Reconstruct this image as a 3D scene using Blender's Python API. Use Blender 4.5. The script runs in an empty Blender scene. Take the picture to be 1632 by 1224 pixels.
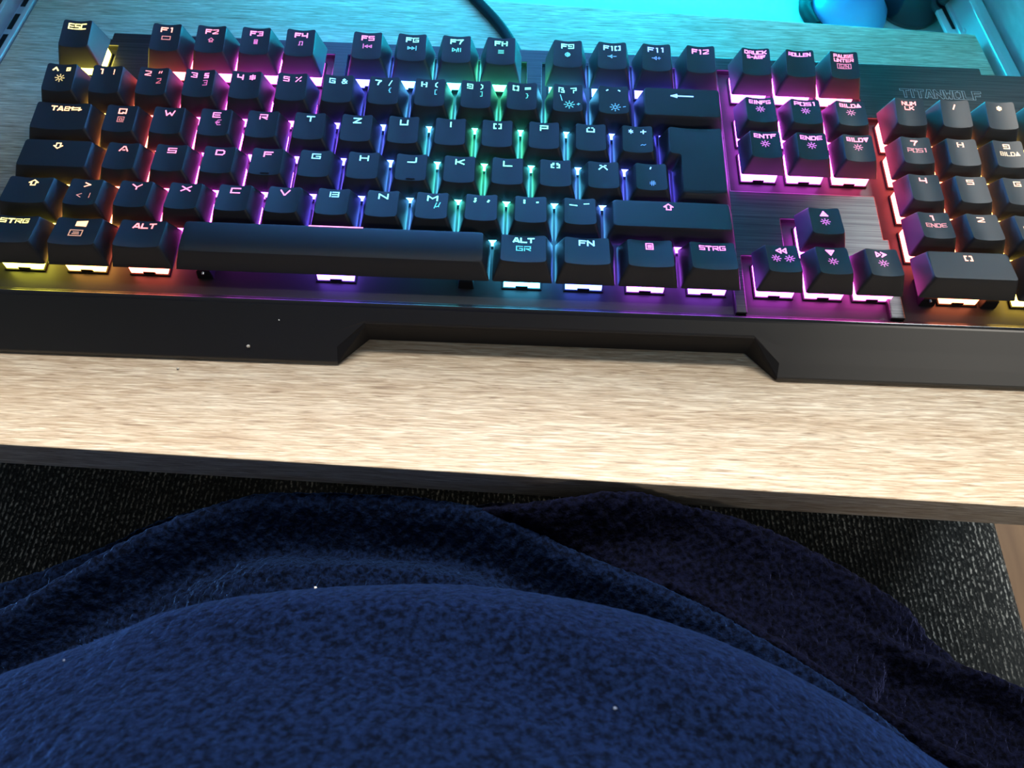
import bpy, bmesh, math, random
import numpy as np
from mathutils import Matrix, Vector

sc = bpy.context.scene
MM = 0.001
ZT = 0.70                      # height of the tray top above the floor
def Wp(x, y, z): return Vector((x*MM, y*MM, z*MM + ZT))   # tray millimetres -> world metres

# ------------------------------------------------------------------ camera
cam_d = bpy.data.cameras.new('camera'); cam = bpy.data.objects.new('camera', cam_d)
sc.collection.objects.link(cam); sc.camera = cam
Cw = (196.58998, -200.52919, 276.81092)
RW = [[0.9992624, 0.0265087, 0.0277837], [0.0368361, -0.8661315, -0.4984570], [0.0108509, 0.4991127, -0.8664691]]
m = Matrix(((RW[0][0], -RW[1][0], -RW[2][0], 0), (RW[0][1], -RW[1][1], -RW[2][1], 0), (RW[0][2], -RW[1][2], -RW[2][2], 0), (0, 0, 0, 1)))
cam.matrix_world = Matrix.Translation(Wp(*Cw)) @ m
cam_d.sensor_width = 36; cam_d.lens = 1326.92/1632*36; cam_d.clip_start = 0.01; cam_d.clip_end = 50
cam_d.dof.use_dof = True; cam_d.dof.focus_distance = 0.33; cam_d.dof.aperture_fstop = 20

# ------------------------------------------------------------------ light
world = bpy.data.worlds.new('world'); sc.world = world; world.use_nodes = True
wb = world.node_tree.nodes['Background']; wb.inputs[0].default_value = (0.75, 0.88, 1.0, 1); wb.inputs[1].default_value = 0.13
sc.view_settings.view_transform = 'Standard'; sc.view_settings.look = 'None'
sc.view_settings.exposure = 0.0; sc.view_settings.gamma = 1.0; sc.view_settings.use_curve_mapping = False

def area(name, loc, target, sx, sy, power, color, spread=180):
    d = bpy.data.lights.new(name, 'AREA'); d.shape = 'RECTANGLE'; d.size = sx; d.size_y = sy
    d.energy = power; d.color = color; d.spread = math.radians(spread)
    o = bpy.data.objects.new(name, d); sc.collection.objects.link(o)
    o.location = loc; o.rotation_euler = (Vector(target)-Vector(loc)).to_track_quat('-Z', 'Y').to_euler()
    return o
area('daylight', (0.25, 0.56, 1.95), (0.22, -0.08, ZT), 0.9, 0.5, 43, (1.0, 0.95, 0.86))
area('glint_light', Wp(945, 725, 1080), Wp(345, 12, 15), .17, .20, 6.0, (.9, .97, 1.0))  # added lamp, aimed to make the highlight on the metal cover
area('room_window', (1.9, -2.3, 2.0), (.25, -.03, ZT), 0.5, 0.5, 12, (1.0, .93, .82))
area('cyan_glow', Wp(170, 235, 62), Wp(165, 150, 0), 0.26, 0.02, 0.27, (0.0, 0.55, 1.0), 170)
area('blue_uplight', Wp(170, 225, 72), Wp(165, 130, 140), 0.26, 0.02, 0.95, (0.12, 0.32, 1.0), 170)  # added lamp on the unseen desktop underside, tinting the keytops blue
area('cyan_shelf_glow', Wp(355, 330, 4), Wp(375, 215, -30), 0.22, 0.03, 1.6, (0.0, 0.72, 1.0), 180)

# ------------------------------------------------------------------ helpers
C = sc.collection
def obj(name, verts, faces, mat=None, parent=None, smooth=False, mats=None, fmat=None):
    me = bpy.data.meshes.new(name); me.from_pydata([tuple(v) for v in verts], [], faces)
    for mm_ in (mats or ([mat] if mat else [])): me.materials.append(mm_)
    if fmat: me.polygons.foreach_set('material_index', fmat)
    if smooth: me.polygons.foreach_set('use_smooth', [True]*len(me.polygons))
    bm = bmesh.new(); bm.from_mesh(me); bmesh.ops.recalc_face_normals(bm, faces=bm.faces); bm.to_mesh(me); bm.free()
    o = bpy.data.objects.new(name, me); C.objects.link(o)
    if parent: o.parent = parent
    return o
def empty(name, loc, rot=(0, 0, 0)):
    o = bpy.data.objects.new(name, None); C.objects.link(o); o.location = loc; o.rotation_euler = rot; o.empty_display_size = .01
    return o
def tag(o, label=None, cat=None, group=None, kind=None):
    if label: o['label'] = label
    if cat: o['category'] = cat
    if group: o['group'] = group
    if kind: o['kind'] = kind
    return o
class MB:
    def __init__(s): s.v = []; s.f = []
    def add(s, v, f):
        n = len(s.v); s.v += [tuple(p) for p in v]; s.f += [tuple(i+n for i in q) for q in f]; return s
    def box(s, x0, y0, z0, x1, y1, z1, t=0.0, tz=1):
        v = [(x0, y0, z0), (x1, y0, z0), (x1, y1, z0), (x0, y1, z0), (x0+t, y0+t, z1), (x1-t, y0+t, z1), (x1-t, y1-t, z1), (x0+t, y1-t, z1)]
        return s.add(v, [(3, 2, 1, 0), (4, 5, 6, 7), (0, 1, 5, 4), (1, 2, 6, 5), (2, 3, 7, 6), (3, 0, 4, 7)])
    def tube(s, pts, r, n=10, ends=True):
        pts = [Vector(p) for p in pts]; rs = r if hasattr(r, '__len__') else [r]*len(pts); v = []; f = []
        for i, p in enumerate(pts):
            d = (pts[min(i+1, len(pts)-1)]-pts[max(i-1, 0)]).normalized()
            a = d.cross(Vector((0.02, 0.03, 1))).normalized(); b = d.cross(a)
            for k in range(n):
                t = 2*math.pi*k/n; v.append(p+(a*math.cos(t)+b*math.sin(t))*rs[i])
        for i in range(len(pts)-1):
            for k in range(n): f.append((i*n+k, i*n+(k+1) % n, (i+1)*n+(k+1) % n, (i+1)*n+k))
        if ends: f += [tuple(range(n)), tuple(range((len(pts)-1)*n, len(pts)*n))[::-1]]
        return s.add(v, f)
    def build(s, name, mat, parent=None, sc_=MM, smooth=False, bevel=0, seg=2, off=(0, 0, 0)):
        o = obj(name, [(p[0]*sc_+off[0], p[1]*sc_+off[1], p[2]*sc_+off[2]) for p in s.v], s.f, mat, parent, smooth)
        if bevel:
            b = o.modifiers.new('bevel', 'BEVEL'); b.width = bevel; b.segments = seg; b.limit_method = 'ANGLE'; b.angle_limit = math.radians(40)
        return o
def wbuild(mb, name, mat, parent=None, **k):       # coordinates in tray mm -> world (parent empties sit at origin of the tray frame)
    if parent: return mb.build(name, mat, parent, **k)
    return mb.build(name, mat, None, off=(0, 0, ZT), **k)
def spline(pts, n=12):
    pts = [np.array(p, float) for p in pts]; P = [2*pts[0]-pts[1]]+pts+[2*pts[-1]-pts[-2]]; out = []
    for i in range(1, len(P)-2):
        for k in range(n):
            t = k/n; a, b, c, d = P[i-1:i+3]
            out.append(.5*((2*b)+(c-a)*t+(2*a-5*b+4*c-d)*t*t+(3*b-a-3*c+d)*t**3))
    out.append(pts[-1]); return out

# ------------------------------------------------------------------ materials
def mat(name, color=(.5, .5, .5), rough=.5, metal=0.0, spec=.5, **k):
    m_ = bpy.data.materials.new(name); m_.use_nodes = True; b = m_.node_tree.nodes['Principled BSDF']
    b.inputs['Base Color'].default_value = (*color, 1); b.inputs['Roughness'].default_value = rough
    b.inputs['Metallic'].default_value = metal; b.inputs['Specular IOR Level'].default_value = spec
    for kk, v in k.items(): b.inputs[kk.replace('_', ' ')].default_value = v
    return m_
def nt(m_): return m_.node_tree.nodes, m_.node_tree.links, m_.node_tree.nodes['Principled BSDF']
def noise(m_, scale=(1, 1, 1), s=5, detail=4, rough=.5, coord='Object', dist=0):
    N, L, B = nt(m_); tc = N.new('ShaderNodeTexCoord'); mp = N.new('ShaderNodeMapping'); mp.inputs['Scale'].default_value = scale
    nz = N.new('ShaderNodeTexNoise'); nz.inputs['Scale'].default_value = s; nz.inputs['Detail'].default_value = detail; nz.inputs['Roughness'].default_value = rough
    nz.inputs['Distortion'].default_value = dist
    L.new(tc.outputs[coord], mp.inputs[0]); L.new(mp.outputs[0], nz.inputs[0]); return nz
def ramp(m_, src, stops):
    N, L, B = nt(m_); r = N.new('ShaderNodeValToRGB'); e = r.color_ramp.elements
    while len(e) < len(stops): e.new(.5)
    for q, (p, c) in zip(e, stops): q.position = p; q.color = (*c, 1) if len(c) == 3 else c
    L.new(src, r.inputs[0]); return r
def bump(m_, src, st=.3, d=.0002):
    N, L, B = nt(m_); b = N.new('ShaderNodeBump'); b.inputs['Strength'].default_value = st; b.inputs['Distance'].default_value = d
    L.new(src, b.inputs['Height']); L.new(b.outputs[0], B.inputs['Normal']); return b
def mix(m_, a, b, fac, mode='MIX'):
    N, L, B = nt(m_); x = N.new('ShaderNodeMix'); x.data_type = 'RGBA'; x.blend_type = mode
    for s, i in ((fac, 0), (a, 6), (b, 7)):
        if hasattr(s, 'links'): L.new(s, x.inputs[i])
        else: x.inputs[i].default_value = s if i == 0 else (*s, 1)
    return x.outputs[2]

M = {}
M['cap'] = mat('keycap_plastic', (.030, .031, .034), .48, spec=.45)
z = noise(M['cap'], s=3500, detail=2); bump(M['cap'], z.outputs[0], .25, .00003)
M['cover'] = mat('brushed_black_metal', (.055, .055, .058), .36, metal=.85)
z = noise(M['cover'], (25, 1800, 1), 1, 3); bump(M['cover'], z.outputs[0], .22, .00004)
r = ramp(M['cover'], z.outputs[0], [(.3, (.035, .035, .037)), (.7, (.085, .084, .083))]); M['cover'].node_tree.links.new(r.outputs[0], nt(M['cover'])[2].inputs['Base Color'])
M['plate'] = mat('switch_plate_metal', (.035, .035, .038), .35, spec=.25)
z = noise(M['plate'], (60, 900, 1), 1, 3); bump(M['plate'], z.outputs[0], .3, .00006)
M['bezel'] = mat('bezel_plastic', (.018, .0175, .017), .4, spec=.7)
z = noise(M['bezel'], (120, 2200, 800), 1, 3); bump(M['bezel'], z.outputs[0], .12, .00003)
M['gloss'] = mat('gloss_black_plastic', (.02, .02, .024), .24, spec=.5)
z = noise(M['gloss'], (14, 400, 60), 1, 3); bump(M['gloss'], z.outputs[0], .4, .0002)
M['black'] = mat('black_plastic', (.010, .010, .012), .6, spec=.2)
M['logo'] = mat('engraved_grey', (.30, .33, .34), .5)
M['rubber'] = mat('cable_rubber', (.008, .008, .012), .6, spec=.2)
M['steel'] = mat('rail_steel', (.66, .68, .7), .35, metal=.35)
M['wire'] = mat('stabilizer_wire', (.8, .8, .82), .2, metal=1)
def emis(name, gain, white):
    m_ = bpy.data.materials.new(name); m_.use_nodes = True; N, L, B = nt(m_)
    oi = N.new('ShaderNodeObjectInfo'); x = mix(m_, oi.outputs['Color'], (1, 1, 1), white)
    B.inputs['Base Color'].default_value = (.5, .5, .5, 1); L.new(x, B.inputs['Emission Color']); B.inputs['Emission Strength'].default_value = gain
    return m_
M['led'] = emis('lit_clear_housing', 11.5, .09)
M['legend'] = emis('backlit_legend', 2.3, .2)
M['legend_dim'] = emis('backlit_small_legend', .8, .08)

# tray wood : pale oak with fine streaks along its length
W_ = M['wood'] = mat('pale_oak_laminate', (.6, .45, .32), .5, spec=.35)
N, L, B = nt(W_)
a = noise(W_, (75, 1150, 1150), 1, 3, .55, dist=.9); b_ = noise(W_, (9, 140, 140), 1, 3, .5, dist=.4); c_ = noise(W_, (110, 1700, 1700), 1, 2, .5)
ra = ramp(W_, a.outputs[0], [(.28, (.40, .29, .20)), (.42, (.62, .48, .34)), (.54, (.74, .61, .46)), (.66, (.90, .80, .64))])
rb = ramp(W_, b_.outputs[0], [(.35, (.86, .80, .74)), (.65, (1, 1, 1))])
rc = ramp(W_, c_.outputs[0], [(.30, (.62, .58, .55)), (.42, (1, 1, 1))])
x = mix(W_, ra.outputs[0], rb.outputs[0], .8, 'MULTIPLY'); x = mix(W_, x, rc.outputs[0], .7, 'MULTIPLY'); L.new(x, B.inputs['Base Color'])
bump(W_, a.outputs[0], .35, .0003)
M['panel'] = mat('pale_panel', (.62, .62, .60), .45)
z = noise(M['panel'], (3, 30, 90), 1, 4); r = ramp(M['panel'], z.outputs[0], [(.3, (.42, .42, .40)), (.7, (.72, .72, .70))]); M['panel'].node_tree.links.new(r.outputs[0], nt(M['panel'])[2].inputs['Base Color'])

# ------------------------------------------------------------------ keyboard
K = empty('keyboard', (0, 0, 0), (math.radians(3), 0, 0))
off = Matrix.Rotation(math.radians(3), 3, 'X') @ Vector((0, .040, .022))
K.location = Vector((0, -.040, ZT)) + off
tag(K, 'black full-size gaming keyboard with rainbow backlit keys lying on the oak tray', 'keyboard')
U = 19.05
YF = 5.3368*U
ROWY = {'F': YF, 'N': 4*U, 'Q': 3*U, 'A': 2*U, 'Y': U, 'B': 0}
ROWH = {'F': 9.66, 'N': 9.40, 'Q': 7.29, 'A': 6.82, 'Y': 7.40, 'B': 8.01}
ROWT = {'F': 9, 'N': 7, 'Q': 2.5, 'A': -1, 'Y': -6, 'B': -8}
ZP, ZC = -7.4, -4.9
HUES = [(-1, 62), (.5, 54), (1.5, 32), (2.3, 10), (3.1, -18), (3.6, -52), (4.5, -68), (5.5, -88), (6.3, -110), (7.2, -124), (8.2, -148), (8.8, -170), (9.4, -198), (10, -208), (10.6, -188), (11.3, -165), (12.3, -138), (13.2, -122), (14.3, -90), (15.5, -76), (16.75, -58), (17.75, -22), (18.6, 0), (19.4, 12), (20.2, 24), (21, 40), (22, 52), (23, 60)]
LHUES = [(-1, 52), (0, 52), (1, 40), (2, 18), (2.8, -12), (3.6, -38), (5.8, -44), (5.95, -160), (8.5, -172), (9.5, -195), (10.5, -192), (11.5, -174), (12.6, -155), (13.6, -140), (14.0, -55), (16.75, -55), (17.9, -18), (19, 10), (20, 26), (21, 36), (23, 48)]
def hue(u, T=None):
    T = T or HUES; h = T[0][1]
    for (a, x), (b, y) in zip(T, T[1:]):
        if a <= u <= b: h = x+(y-x)*(u-a)/(b-a); break
    h = (h % 360)/60; c = 1 - abs(h % 2 - 1); i = int(h)
    rgb = [(1, c, 0), (c, 1, 0), (0, 1, c), (0, c, 1), (c, 0, 1), (1, 0, c)][i]
    return tuple(max(q, .0)**1.6 if q < 1 else 1 for q in rgb)+(1,)

# --- case
def build_case():
    xs0, xs1, yb, yf = -1.5, 430.5, 120.5, -15.7
    holes = [(1.2, yf-1, 284.3, 88), (-.2, 80, 19.3, 112.6), (36.3, 80, 116, 112.6), (121.8, 80, 202, 112.6), (208.9, 80, 286.4, 112.6),
             (287.6, 43.5, 349.9, 112.6), (288.7, yf-1, 343.6, 11), (306.5, 10, 330.2, 30), (347.2, 21.5, 429, 87), (349.2, yf-1, 429, 22)]
    outs = [(-5, 116.6, 15.5, 130), (408.5, 116.6, 440, 130)]
    X = sorted({xs0, xs1} | {q for h in holes+outs for q in (h[0], h[2]) if xs0 < q < xs1})
    Y = sorted({yf, yb} | {q for h in holes+outs for q in (h[1], h[3]) if yf < q < yb})
    def solid(i, j):
        if not (0 <= i < len(X)-1 and 0 <= j < len(Y)-1): return False
        cx, cy = (X[i]+X[i+1])/2, (Y[j]+Y[j+1])/2
        return not any(h[0] < cx < h[2] and h[1] < cy < h[3] for h in holes+outs)
    mb = MB()
    for i in range(len(X)-1):
        for j in range(len(Y)-1):
            if not solid(i, j): continue
            x0, x1, y0, y1 = X[i], X[i+1], Y[j], Y[j+1]
            mb.add([(x0, y0, ZC), (x1, y0, ZC), (x1, y1, ZC), (x0, y1, ZC)], [(0, 1, 2, 3)])
            for (di, dj, p, q) in ((-1, 0, (x0, y0), (x0, y1)), (1, 0, (x1, y0), (x1, y1)), (0, -1, (x0, y0), (x1, y0)), (0, 1, (x0, y1), (x1, y1))):
                if not solid(i+di, j+dj):
                    mb.add([(*p, ZC), (*q, ZC), (*q, ZP), (*p, ZP)], [(0, 1, 2, 3)])
    # weld so the bevel is clean
    key = {}; vv = []; ff = []
    for f in mb.f:
        g = []
        for i in f:
            k = tuple(round(c, 3) for c in mb.v[i])
            if k not in key: key[k] = len(vv); vv.append(k)
            g.append(key[k])
        ff.append(tuple(g))
    o = obj('top_cover', [(a*MM, b*MM, c*MM) for a, b, c in vv], ff, M['cover'], K)
    bv = o.modifiers.new('bevel', 'BEVEL'); bv.width = .0004; bv.segments = 2; bv.limit_method = 'ANGLE'; bv.angle_limit = math.radians(40)
    MB().box(-1, yf+.1, ZP-1.5, 430, 116, ZP).build('switch_plate', M['plate'], K)
    # lower shell, resting on the tray at the back through its feet
    lo = MB()
    lo.add([(-1, -24, -22), (430, -24, -22), (430, 118, -25.5), (-1, 118, -25.5), (-1, yf, ZP-1.5), (430, yf, ZP-1.5), (430, 116, ZP-1.5), (-1, 116, ZP-1.5)],
           [(0, 1, 2, 3), (4, 5, 6, 7), (0, 1, 5, 4), (1, 2, 6, 5), (2, 3, 7, 6), (3, 0, 4, 7)])
    lo.build('lower_case', M['black'], K, bevel=.0008)
    for fx in (40, 390):
        ft = MB().box(fx-9, 98, -29.1, fx+9, 112, -25)
        ft.build('foot', M['black'], K, bevel=.0005)
    # front bezel
    cen = [(-15.6, -6.6), (-16.1, -6.2), (-17.0, -5.3), (-17.9, -4.2), (-18.5, -3.5), (-19.3, -3.7), (-20.1, -4.5), (-23.6, -8.2), (-24.3, -9.2), (-24.5, -10.5), (-24.2, -21.5), (-23.2, -22.5)]
    win = [(-15.6, -6.6), (-16.1, -6.2), (-17.0, -5.3), (-17.9, -4.2), (-18.5, -3.5), (-19.3, -3.7), (-20.1, -4.5), (-26.5, -11.2), (-31.0, -15.8), (-35.2, -20.2), (-35.6, -21.4), (-35.0, -22.3)]
    xs = [-6, 60, 131.5, 132.8, 143.7, 145, 200, 250, 290, 291.3, 302.3, 303.6, 360, 436]
    w = lambda x: 1 if x <= 132.8 or x >= 302.3 else (0 if 143.7 <= x <= 291.3 else ((143.7-x)/10.9 if x < 200 else (x-291.3)/11))
    v = []; f = []; n = len(cen)
    for x in xs:
        for (a, b), (c, d) in zip(cen, win): v.append((x, a+(c-a)*w(x), b+(d-b)*w(x)))
    fm = []
    for i in range(len(xs)-1):
        for j in range(n-1): f.append((i*n+j, (i+1)*n+j, (i+1)*n+j+1, i*n+j+1)); fm.append(2 if j >= 8 and 133 < (xs[i]+xs[i+1])/2 < 302 else (0 if j > 5 else 1))
    f += [tuple(range(n)), tuple(range(len(v)-n, len(v)))]; fm += [0, 0]
    bz = obj('front_bezel', [(a*MM, b*MM, c*MM) for a, b, c in v], f, None, K, mats=[M['bezel'], M['gloss'], M['black']], fmat=fm)
    bv = bz.modifiers.new('bevel', 'BEVEL'); bv.width = .0005; bv.segments = 2; bv.limit_method = 'ANGLE'; bv.angle_limit = math.radians(25)
build_case()

# --- stroke lettering: every glyph is a set of polylines in a unit box
G = {
 'A': ['0,0 .42,1 .62,1 1,0', '.42,.2 .62,.2'], 'B': ['.05,0 .05,1', '.3,1 1,1 1,0 .3,0', '.3,.5 1,.5'], 'C': ['1,1 0,1 0,0 1,0'], 'D': ['0,.72 0,0 .8,0 1,.3 1,.75 .8,1 0,1'],
 'E': ['1,1 0,1 0,0 1,0', '.25,.5 .9,.5'], 'F': ['1,1 0,1 0,0', '.25,.52 .8,.52'], 'G': ['1,1 0,1 0,0 1,0 1,.5 .5,.5'], 'H': ['0,0 0,1', '1,0 1,1', '0,.5 1,.5'],
 'I': ['.5,0 .5,1'], 'J': ['1,1 1,.1 .8,0 0,0'], 'K': ['0,0 0,1', '1,1 .3,.5 1,0', '0,.5 .3,.5'], 'L': ['0,1 0,0 1,0'], 'M': ['0,0 0,1 .5,.45 1,1 1,0'], 'N': ['0,0 0,1 1,0 1,1'],
 'O': ['.26,1 0,1 0,0 .26,0', '.74,1 1,1 1,0 .74,0'], 'P': ['0,0 0,.6', '0,1 1,1 1,.42 .25,.42'], 'Q': ['.55,0 0,0 0,1 1,1 1,.1', '.55,.25 1,0'], 'R': ['0,0 0,.6', '0,1 1,1 1,.45 .3,.45 1,0'],
 'S': ['1,1 0,1 0,.5 1,.5 1,0 0,0'], 'T': ['0,1 1,1', '.5,1 .5,0'], 'U': ['0,1 0,0 1,0 1,1'], 'V': ['0,1 .45,0 .55,0 1,1'], 'W': ['0,1 .22,0 .5,.6 .78,0 1,1'], 'X': ['0,0 1,1', '0,1 1,0'],
 'Y': ['0,1 .5,.45 1,1', '.5,.45 .5,0'], 'Z': ['0,1 1,1 0,0 1,0'], 'Ö': ['.26,.8 0,.8 0,0 .26,0', '.74,.8 1,.8 1,0 .74,0', '.2,1.15 .3,1.15', '.7,1.15 .8,1.15'], 'Ü': ['0,.75 0,0 1,0 1,.75', '.2,1.1 .3,1.1', '.7,1.1 .8,1.1'],
 'Ä': ['0,0 .42,.8 .62,.8 1,0', '.15,1.1 .25,1.1', '.75,1.1 .85,1.1'],
 '0': ['.26,1 0,1 0,0 .26,0', '.74,1 1,1 1,0 .74,0'], '1': ['.3,1 .6,1 .6,0'], '2': ['0,1 1,1 1,.6 0,.1 0,0 1,0'], '3': ['0,1 1,1 1,0 0,0', '.35,.5 1,.5'], '4': ['0,1 0,.4 1,.4', '1,1 1,0'],
 '5': ['1,1 0,1 0,.55 1,.55 1,0 0,0'], '6': ['1,1 0,1 0,0 1,0 1,.5 .45,.5'], '7': ['0,1 1,1 .6,.5 .45,0'], '8': ['.12,1 0,1 0,0 .12,0', '.88,1 1,1 1,0 .88,0', '0,.5 1,.5'], '9': ['0,0 1,0 1,1 0,1 0,.5 .6,.5'],
 '!': ['.5,1 .5,.35', '.5,.05 .5,0'], '"': ['.3,1 .2,.65', '.75,1 .65,.65'], '§': ['.9,1 .15,1 .15,.7 .9,.55 .9,.3', '.15,.7 .15,.45 .9,.3 .9,0 .15,0'], '$': ['1,.85 0,.85 0,.5 1,.5 1,.15 0,.15', '.5,1.05 .5,-.05'],
 '%': ['0,.9 .15,.9', '1,1 0,0', '.85,.1 1,.1'], '&': ['1,0 .15,.8 .4,1 .65,.8 0,.3 .2,0 .6,0 1,.5'], '/': ['.75,1 .25,0'], '(': ['.7,1 .4,.75 .4,.25 .7,0'], ')': ['.3,1 .6,.75 .6,.25 .3,0'],
 '=': ['0,.65 1,.65', '0,.35 1,.35'], '{': ['.8,1 .5,.9 .5,.6 .3,.5 .5,.4 .5,.1 .8,0'], '}': ['.2,1 .5,.9 .5,.6 .7,.5 .5,.4 .5,.1 .2,0'], '[': ['.75,1 .35,1 .35,0 .75,0'], ']': ['.25,1 .65,1 .65,0 .25,0'],
 'ß': ['0,0 0,1 .8,1 .8,.6 .5,.55', '.5,.55 1,.4 1,0 .45,0'], '?': ['0,1 1,1 1,.5 .5,.5 .5,.3', '.5,.05 .5,0'], '\\': ['.2,1 .8,0'], '´': ['.35,.75 .65,1'], '`': ['.35,1 .65,.75'], '*': ['.5,.95 .5,.05', '.1,.7 .9,.3', '.1,.3 .9,.7'],
 '+': ['.5,.9 .5,.1', '0,.5 1,.5'], '~': ['0,.4 .3,.6 .7,.4 1,.6'], '#': ['.3,0 .4,1', '.65,0 .75,1', '0,.33 1,.33', '0,.67 1,.67'], "'": ['.6,1 .4,.65'], '-': ['.1,.5 .9,.5'], '_': ['0,.1 1,.1'],
 ';': ['.55,.8 .5,.7', '.55,.25 .35,0'], ',': ['.6,.3 .4,0'], ':': ['.5,.85 .5,.75', '.5,.3 .5,.2'], '.': ['.45,.15 .55,.15'], '>': ['.1,1 .9,.5 .1,0'], '<': ['.9,1 .1,.5 .9,0'], '|': ['.5,1 .5,.6', '.5,.4 .5,0'],
 '^': ['.05,.35 .5,1 .95,.35'], '°': ['.2,.9 .2,.4 .8,.4 .8,.9 .2,.9'], '@': ['.7,.3 .3,.3 .3,.7 .7,.7 .7,.3 1,.3 1,1 0,1 0,0 1,0'], '€': ['1,1 .4,1 .2,.75 .2,.25 .4,0 1,0', '0,.6 .75,.6', '0,.4 .7,.4'], 'µ': ['.1,-.3 .4,1', '.2,.2 .4,0 .75,.15 1,1', '.75,.15 .8,0'],
 # icons
 'up': ['.5,1 0,.5 .25,.5 .25,0 .75,0 .75,.5 1,.5 .5,1'], 'down': ['.5,0 0,.5 .25,.5 .25,1 .75,1 .75,.5 1,.5 .5,0'], 'back': ['.22,.5 1,.5', '.25,.72 0,.5 .25,.28 .25,.72'], 'enter': ['1,.9 1,.4 .25,.4', '.3,.7 0,.4 .3,.1 .3,.7'],
 'tab': ['0,.75 .85,.75', '.2,.95 0,.75 .2,.55', '1,.25 .15,.25', '.8,.45 1,.25 .8,.05'], 'win': ['0,.1 0,.85 1,1 1,0 0,.1', '.2,.3 .8,.3', '.2,.5 .8,.5', '.2,.7 .8,.7'], 'menu': ['0,0 0,1 1,1 1,0 0,0', '.3,.7 .75,.7', '.3,.5 .75,.5', '.3,.3 .75,.3'],
 'lock': ['0,0 0,1 1,1 1,0 0,0', '.3,.65 .7,.65', '.25,.35 .75,.35'], 'screen': ['0,.1 0,.9 1,.9 1,.1 0,.1'], 'home': ['0,.5 .5,1 1,.5', '.2,.5 .2,0 .8,0 .8,.5', '.35,.3 .65,.3'], 'calc': ['.2,0 .2,1 .8,1 .8,0 .2,0', '.4,.7 .6,.7', '.4,.45 .6,.45', '.4,.25 .6,.25'],
 'note': ['.15,.1 .3,.1 .3,1 .9,1 .9,.15 .75,.15'], 'prev': ['0,0 0,1', '.5,.8 .2,.5 .5,.2 .5,.8', '1,.8 .65,.5 1,.2 1,.8'], 'next': ['1,0 1,1', '.5,.8 .8,.5 .5,.2 .5,.8', '0,.8 .35,.5 0,.2 0,.8'], 'play': ['0,.9 .4,.5 0,.1 0,.9', '.65,.95 .5,.05', '.75,.9 .75,.1', '1,.9 1,.1'],
 'stop': ['0,.15 1,.15', '0,.5 1,.5', '0,.85 1,.85'], 'mute': ['.5,0 .15,.2 0,.5 .15,.8 .5,1 .85,.8 1,.5 .85,.2 .5,0', '.3,.5 .55,.8 .55,.2 .3,.5', '.7,.35 .7,.65'], 'vdown': ['.2,.5 .5,.85 .5,.15 .2,.5', '0,.5 .3,.5', '.7,.5 1,.5'], 'vup': ['.2,.5 .5,.85 .5,.15 .2,.5', '0,.5 .3,.5', '.68,.5 1,.5', '.84,.75 .84,.25'],
 'tri_up': ['.5,1 0,0 1,0 .5,1', '.5,.6 .3,.2 .7,.2'], 'tri_dn': ['.5,0 0,1 1,1 .5,0', '.5,.4 .3,.8 .7,.8'], 'tri_l': ['.45,1 0,.5 .45,0 .45,1', '1,1 .6,.5 1,0 1,1'], 'tri_r': ['.0,1 .4,.5 0,0 0,1', '.55,1 1,.5 .55,0', '.55,1 .8,.5 .55,0'],
 'bar': ['0,0 1,0'],
}
def sun():
    s = []
    for k in range(8):
        t = math.pi*k/4; s.append('%f,%f %f,%f' % (.5+.36*math.cos(t), .5+.36*math.sin(t), .5+.5*math.cos(t), .5+.5*math.sin(t)))
    s.append(' '.join('%f,%f' % (.5+.2*math.cos(math.pi*k/4), .5+.2*math.sin(math.pi*k/4)) for k in range(9)))
    return s
G['sun'] = sun()
GP = {k: [[tuple(map(float, p.split(','))) for p in s.split()] for s in v] for k, v in G.items()}
NARROW = {'I': .35, '1': .6, '!': .4, '.': .4, ',': .5, ':': .4, ';': .5, "'": .5, '|': .4, '´': .6, '`': .6, '(': .5, ')': .5, '[': .6, ']': .6, '"': .8, '/': .6, '-': .7}
def strokes(mb, glyph, x, y, w, h, th, zf, lift=.06):
    n = 0
    for pl in GP[glyph]:
        P = [(x+a*w, y+b*h) for a, b in pl]
        for p, q in zip(P, P[1:]):
            dx, dy = q[0]-p[0], q[1]-p[1]; l = math.hypot(dx, dy) or 1; dx /= l; dy /= l
            e = th/2; a = (p[0]-dx*e, p[1]-dy*e); b = (q[0]+dx*e, q[1]+dy*e); nx, ny = -dy*e, dx*e
            m_ = max(1, int(l/2.5)); L0 = []; 
            for k in range(m_+1):
                t = k/m_; cx, cy = a[0]+(b[0]-a[0])*t, a[1]+(b[1]-a[1])*t
                for s in (1, -1): px, py = cx+nx*s, cy+ny*s; L0.append((px, py, zf(px, py)+lift+n*.002))
            mb.add(L0, [(2*k, 2*k+1, 2*k+3, 2*k+2) for k in range(m_)]); n += 1
def word(mb, text, cx, cy, w, h, th, zf, **k):
    """text centred on cx, cy, w wide in all"""
    toks = text if isinstance(text, (list, tuple)) else list(text)
    ws = [NARROW.get(t, 1) if t != ' ' else .6 for t in toks]; gap = .38 if len(toks) > 1 else 0
    tot = sum(ws)+gap*(len(ws)-1); u = (w-th)/tot; x = cx-w/2+th/2
    for t, ww in zip(toks, ws):
        t2 = min(th, .165*h) if t in '2356899EBSG§$ßR@' and th > .35 else th
        if t != ' ': strokes(mb, t, x, cy-h/2+th/2, u*ww, h-th, t2, zf, **k)
        x += u*(ww+gap)

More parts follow.
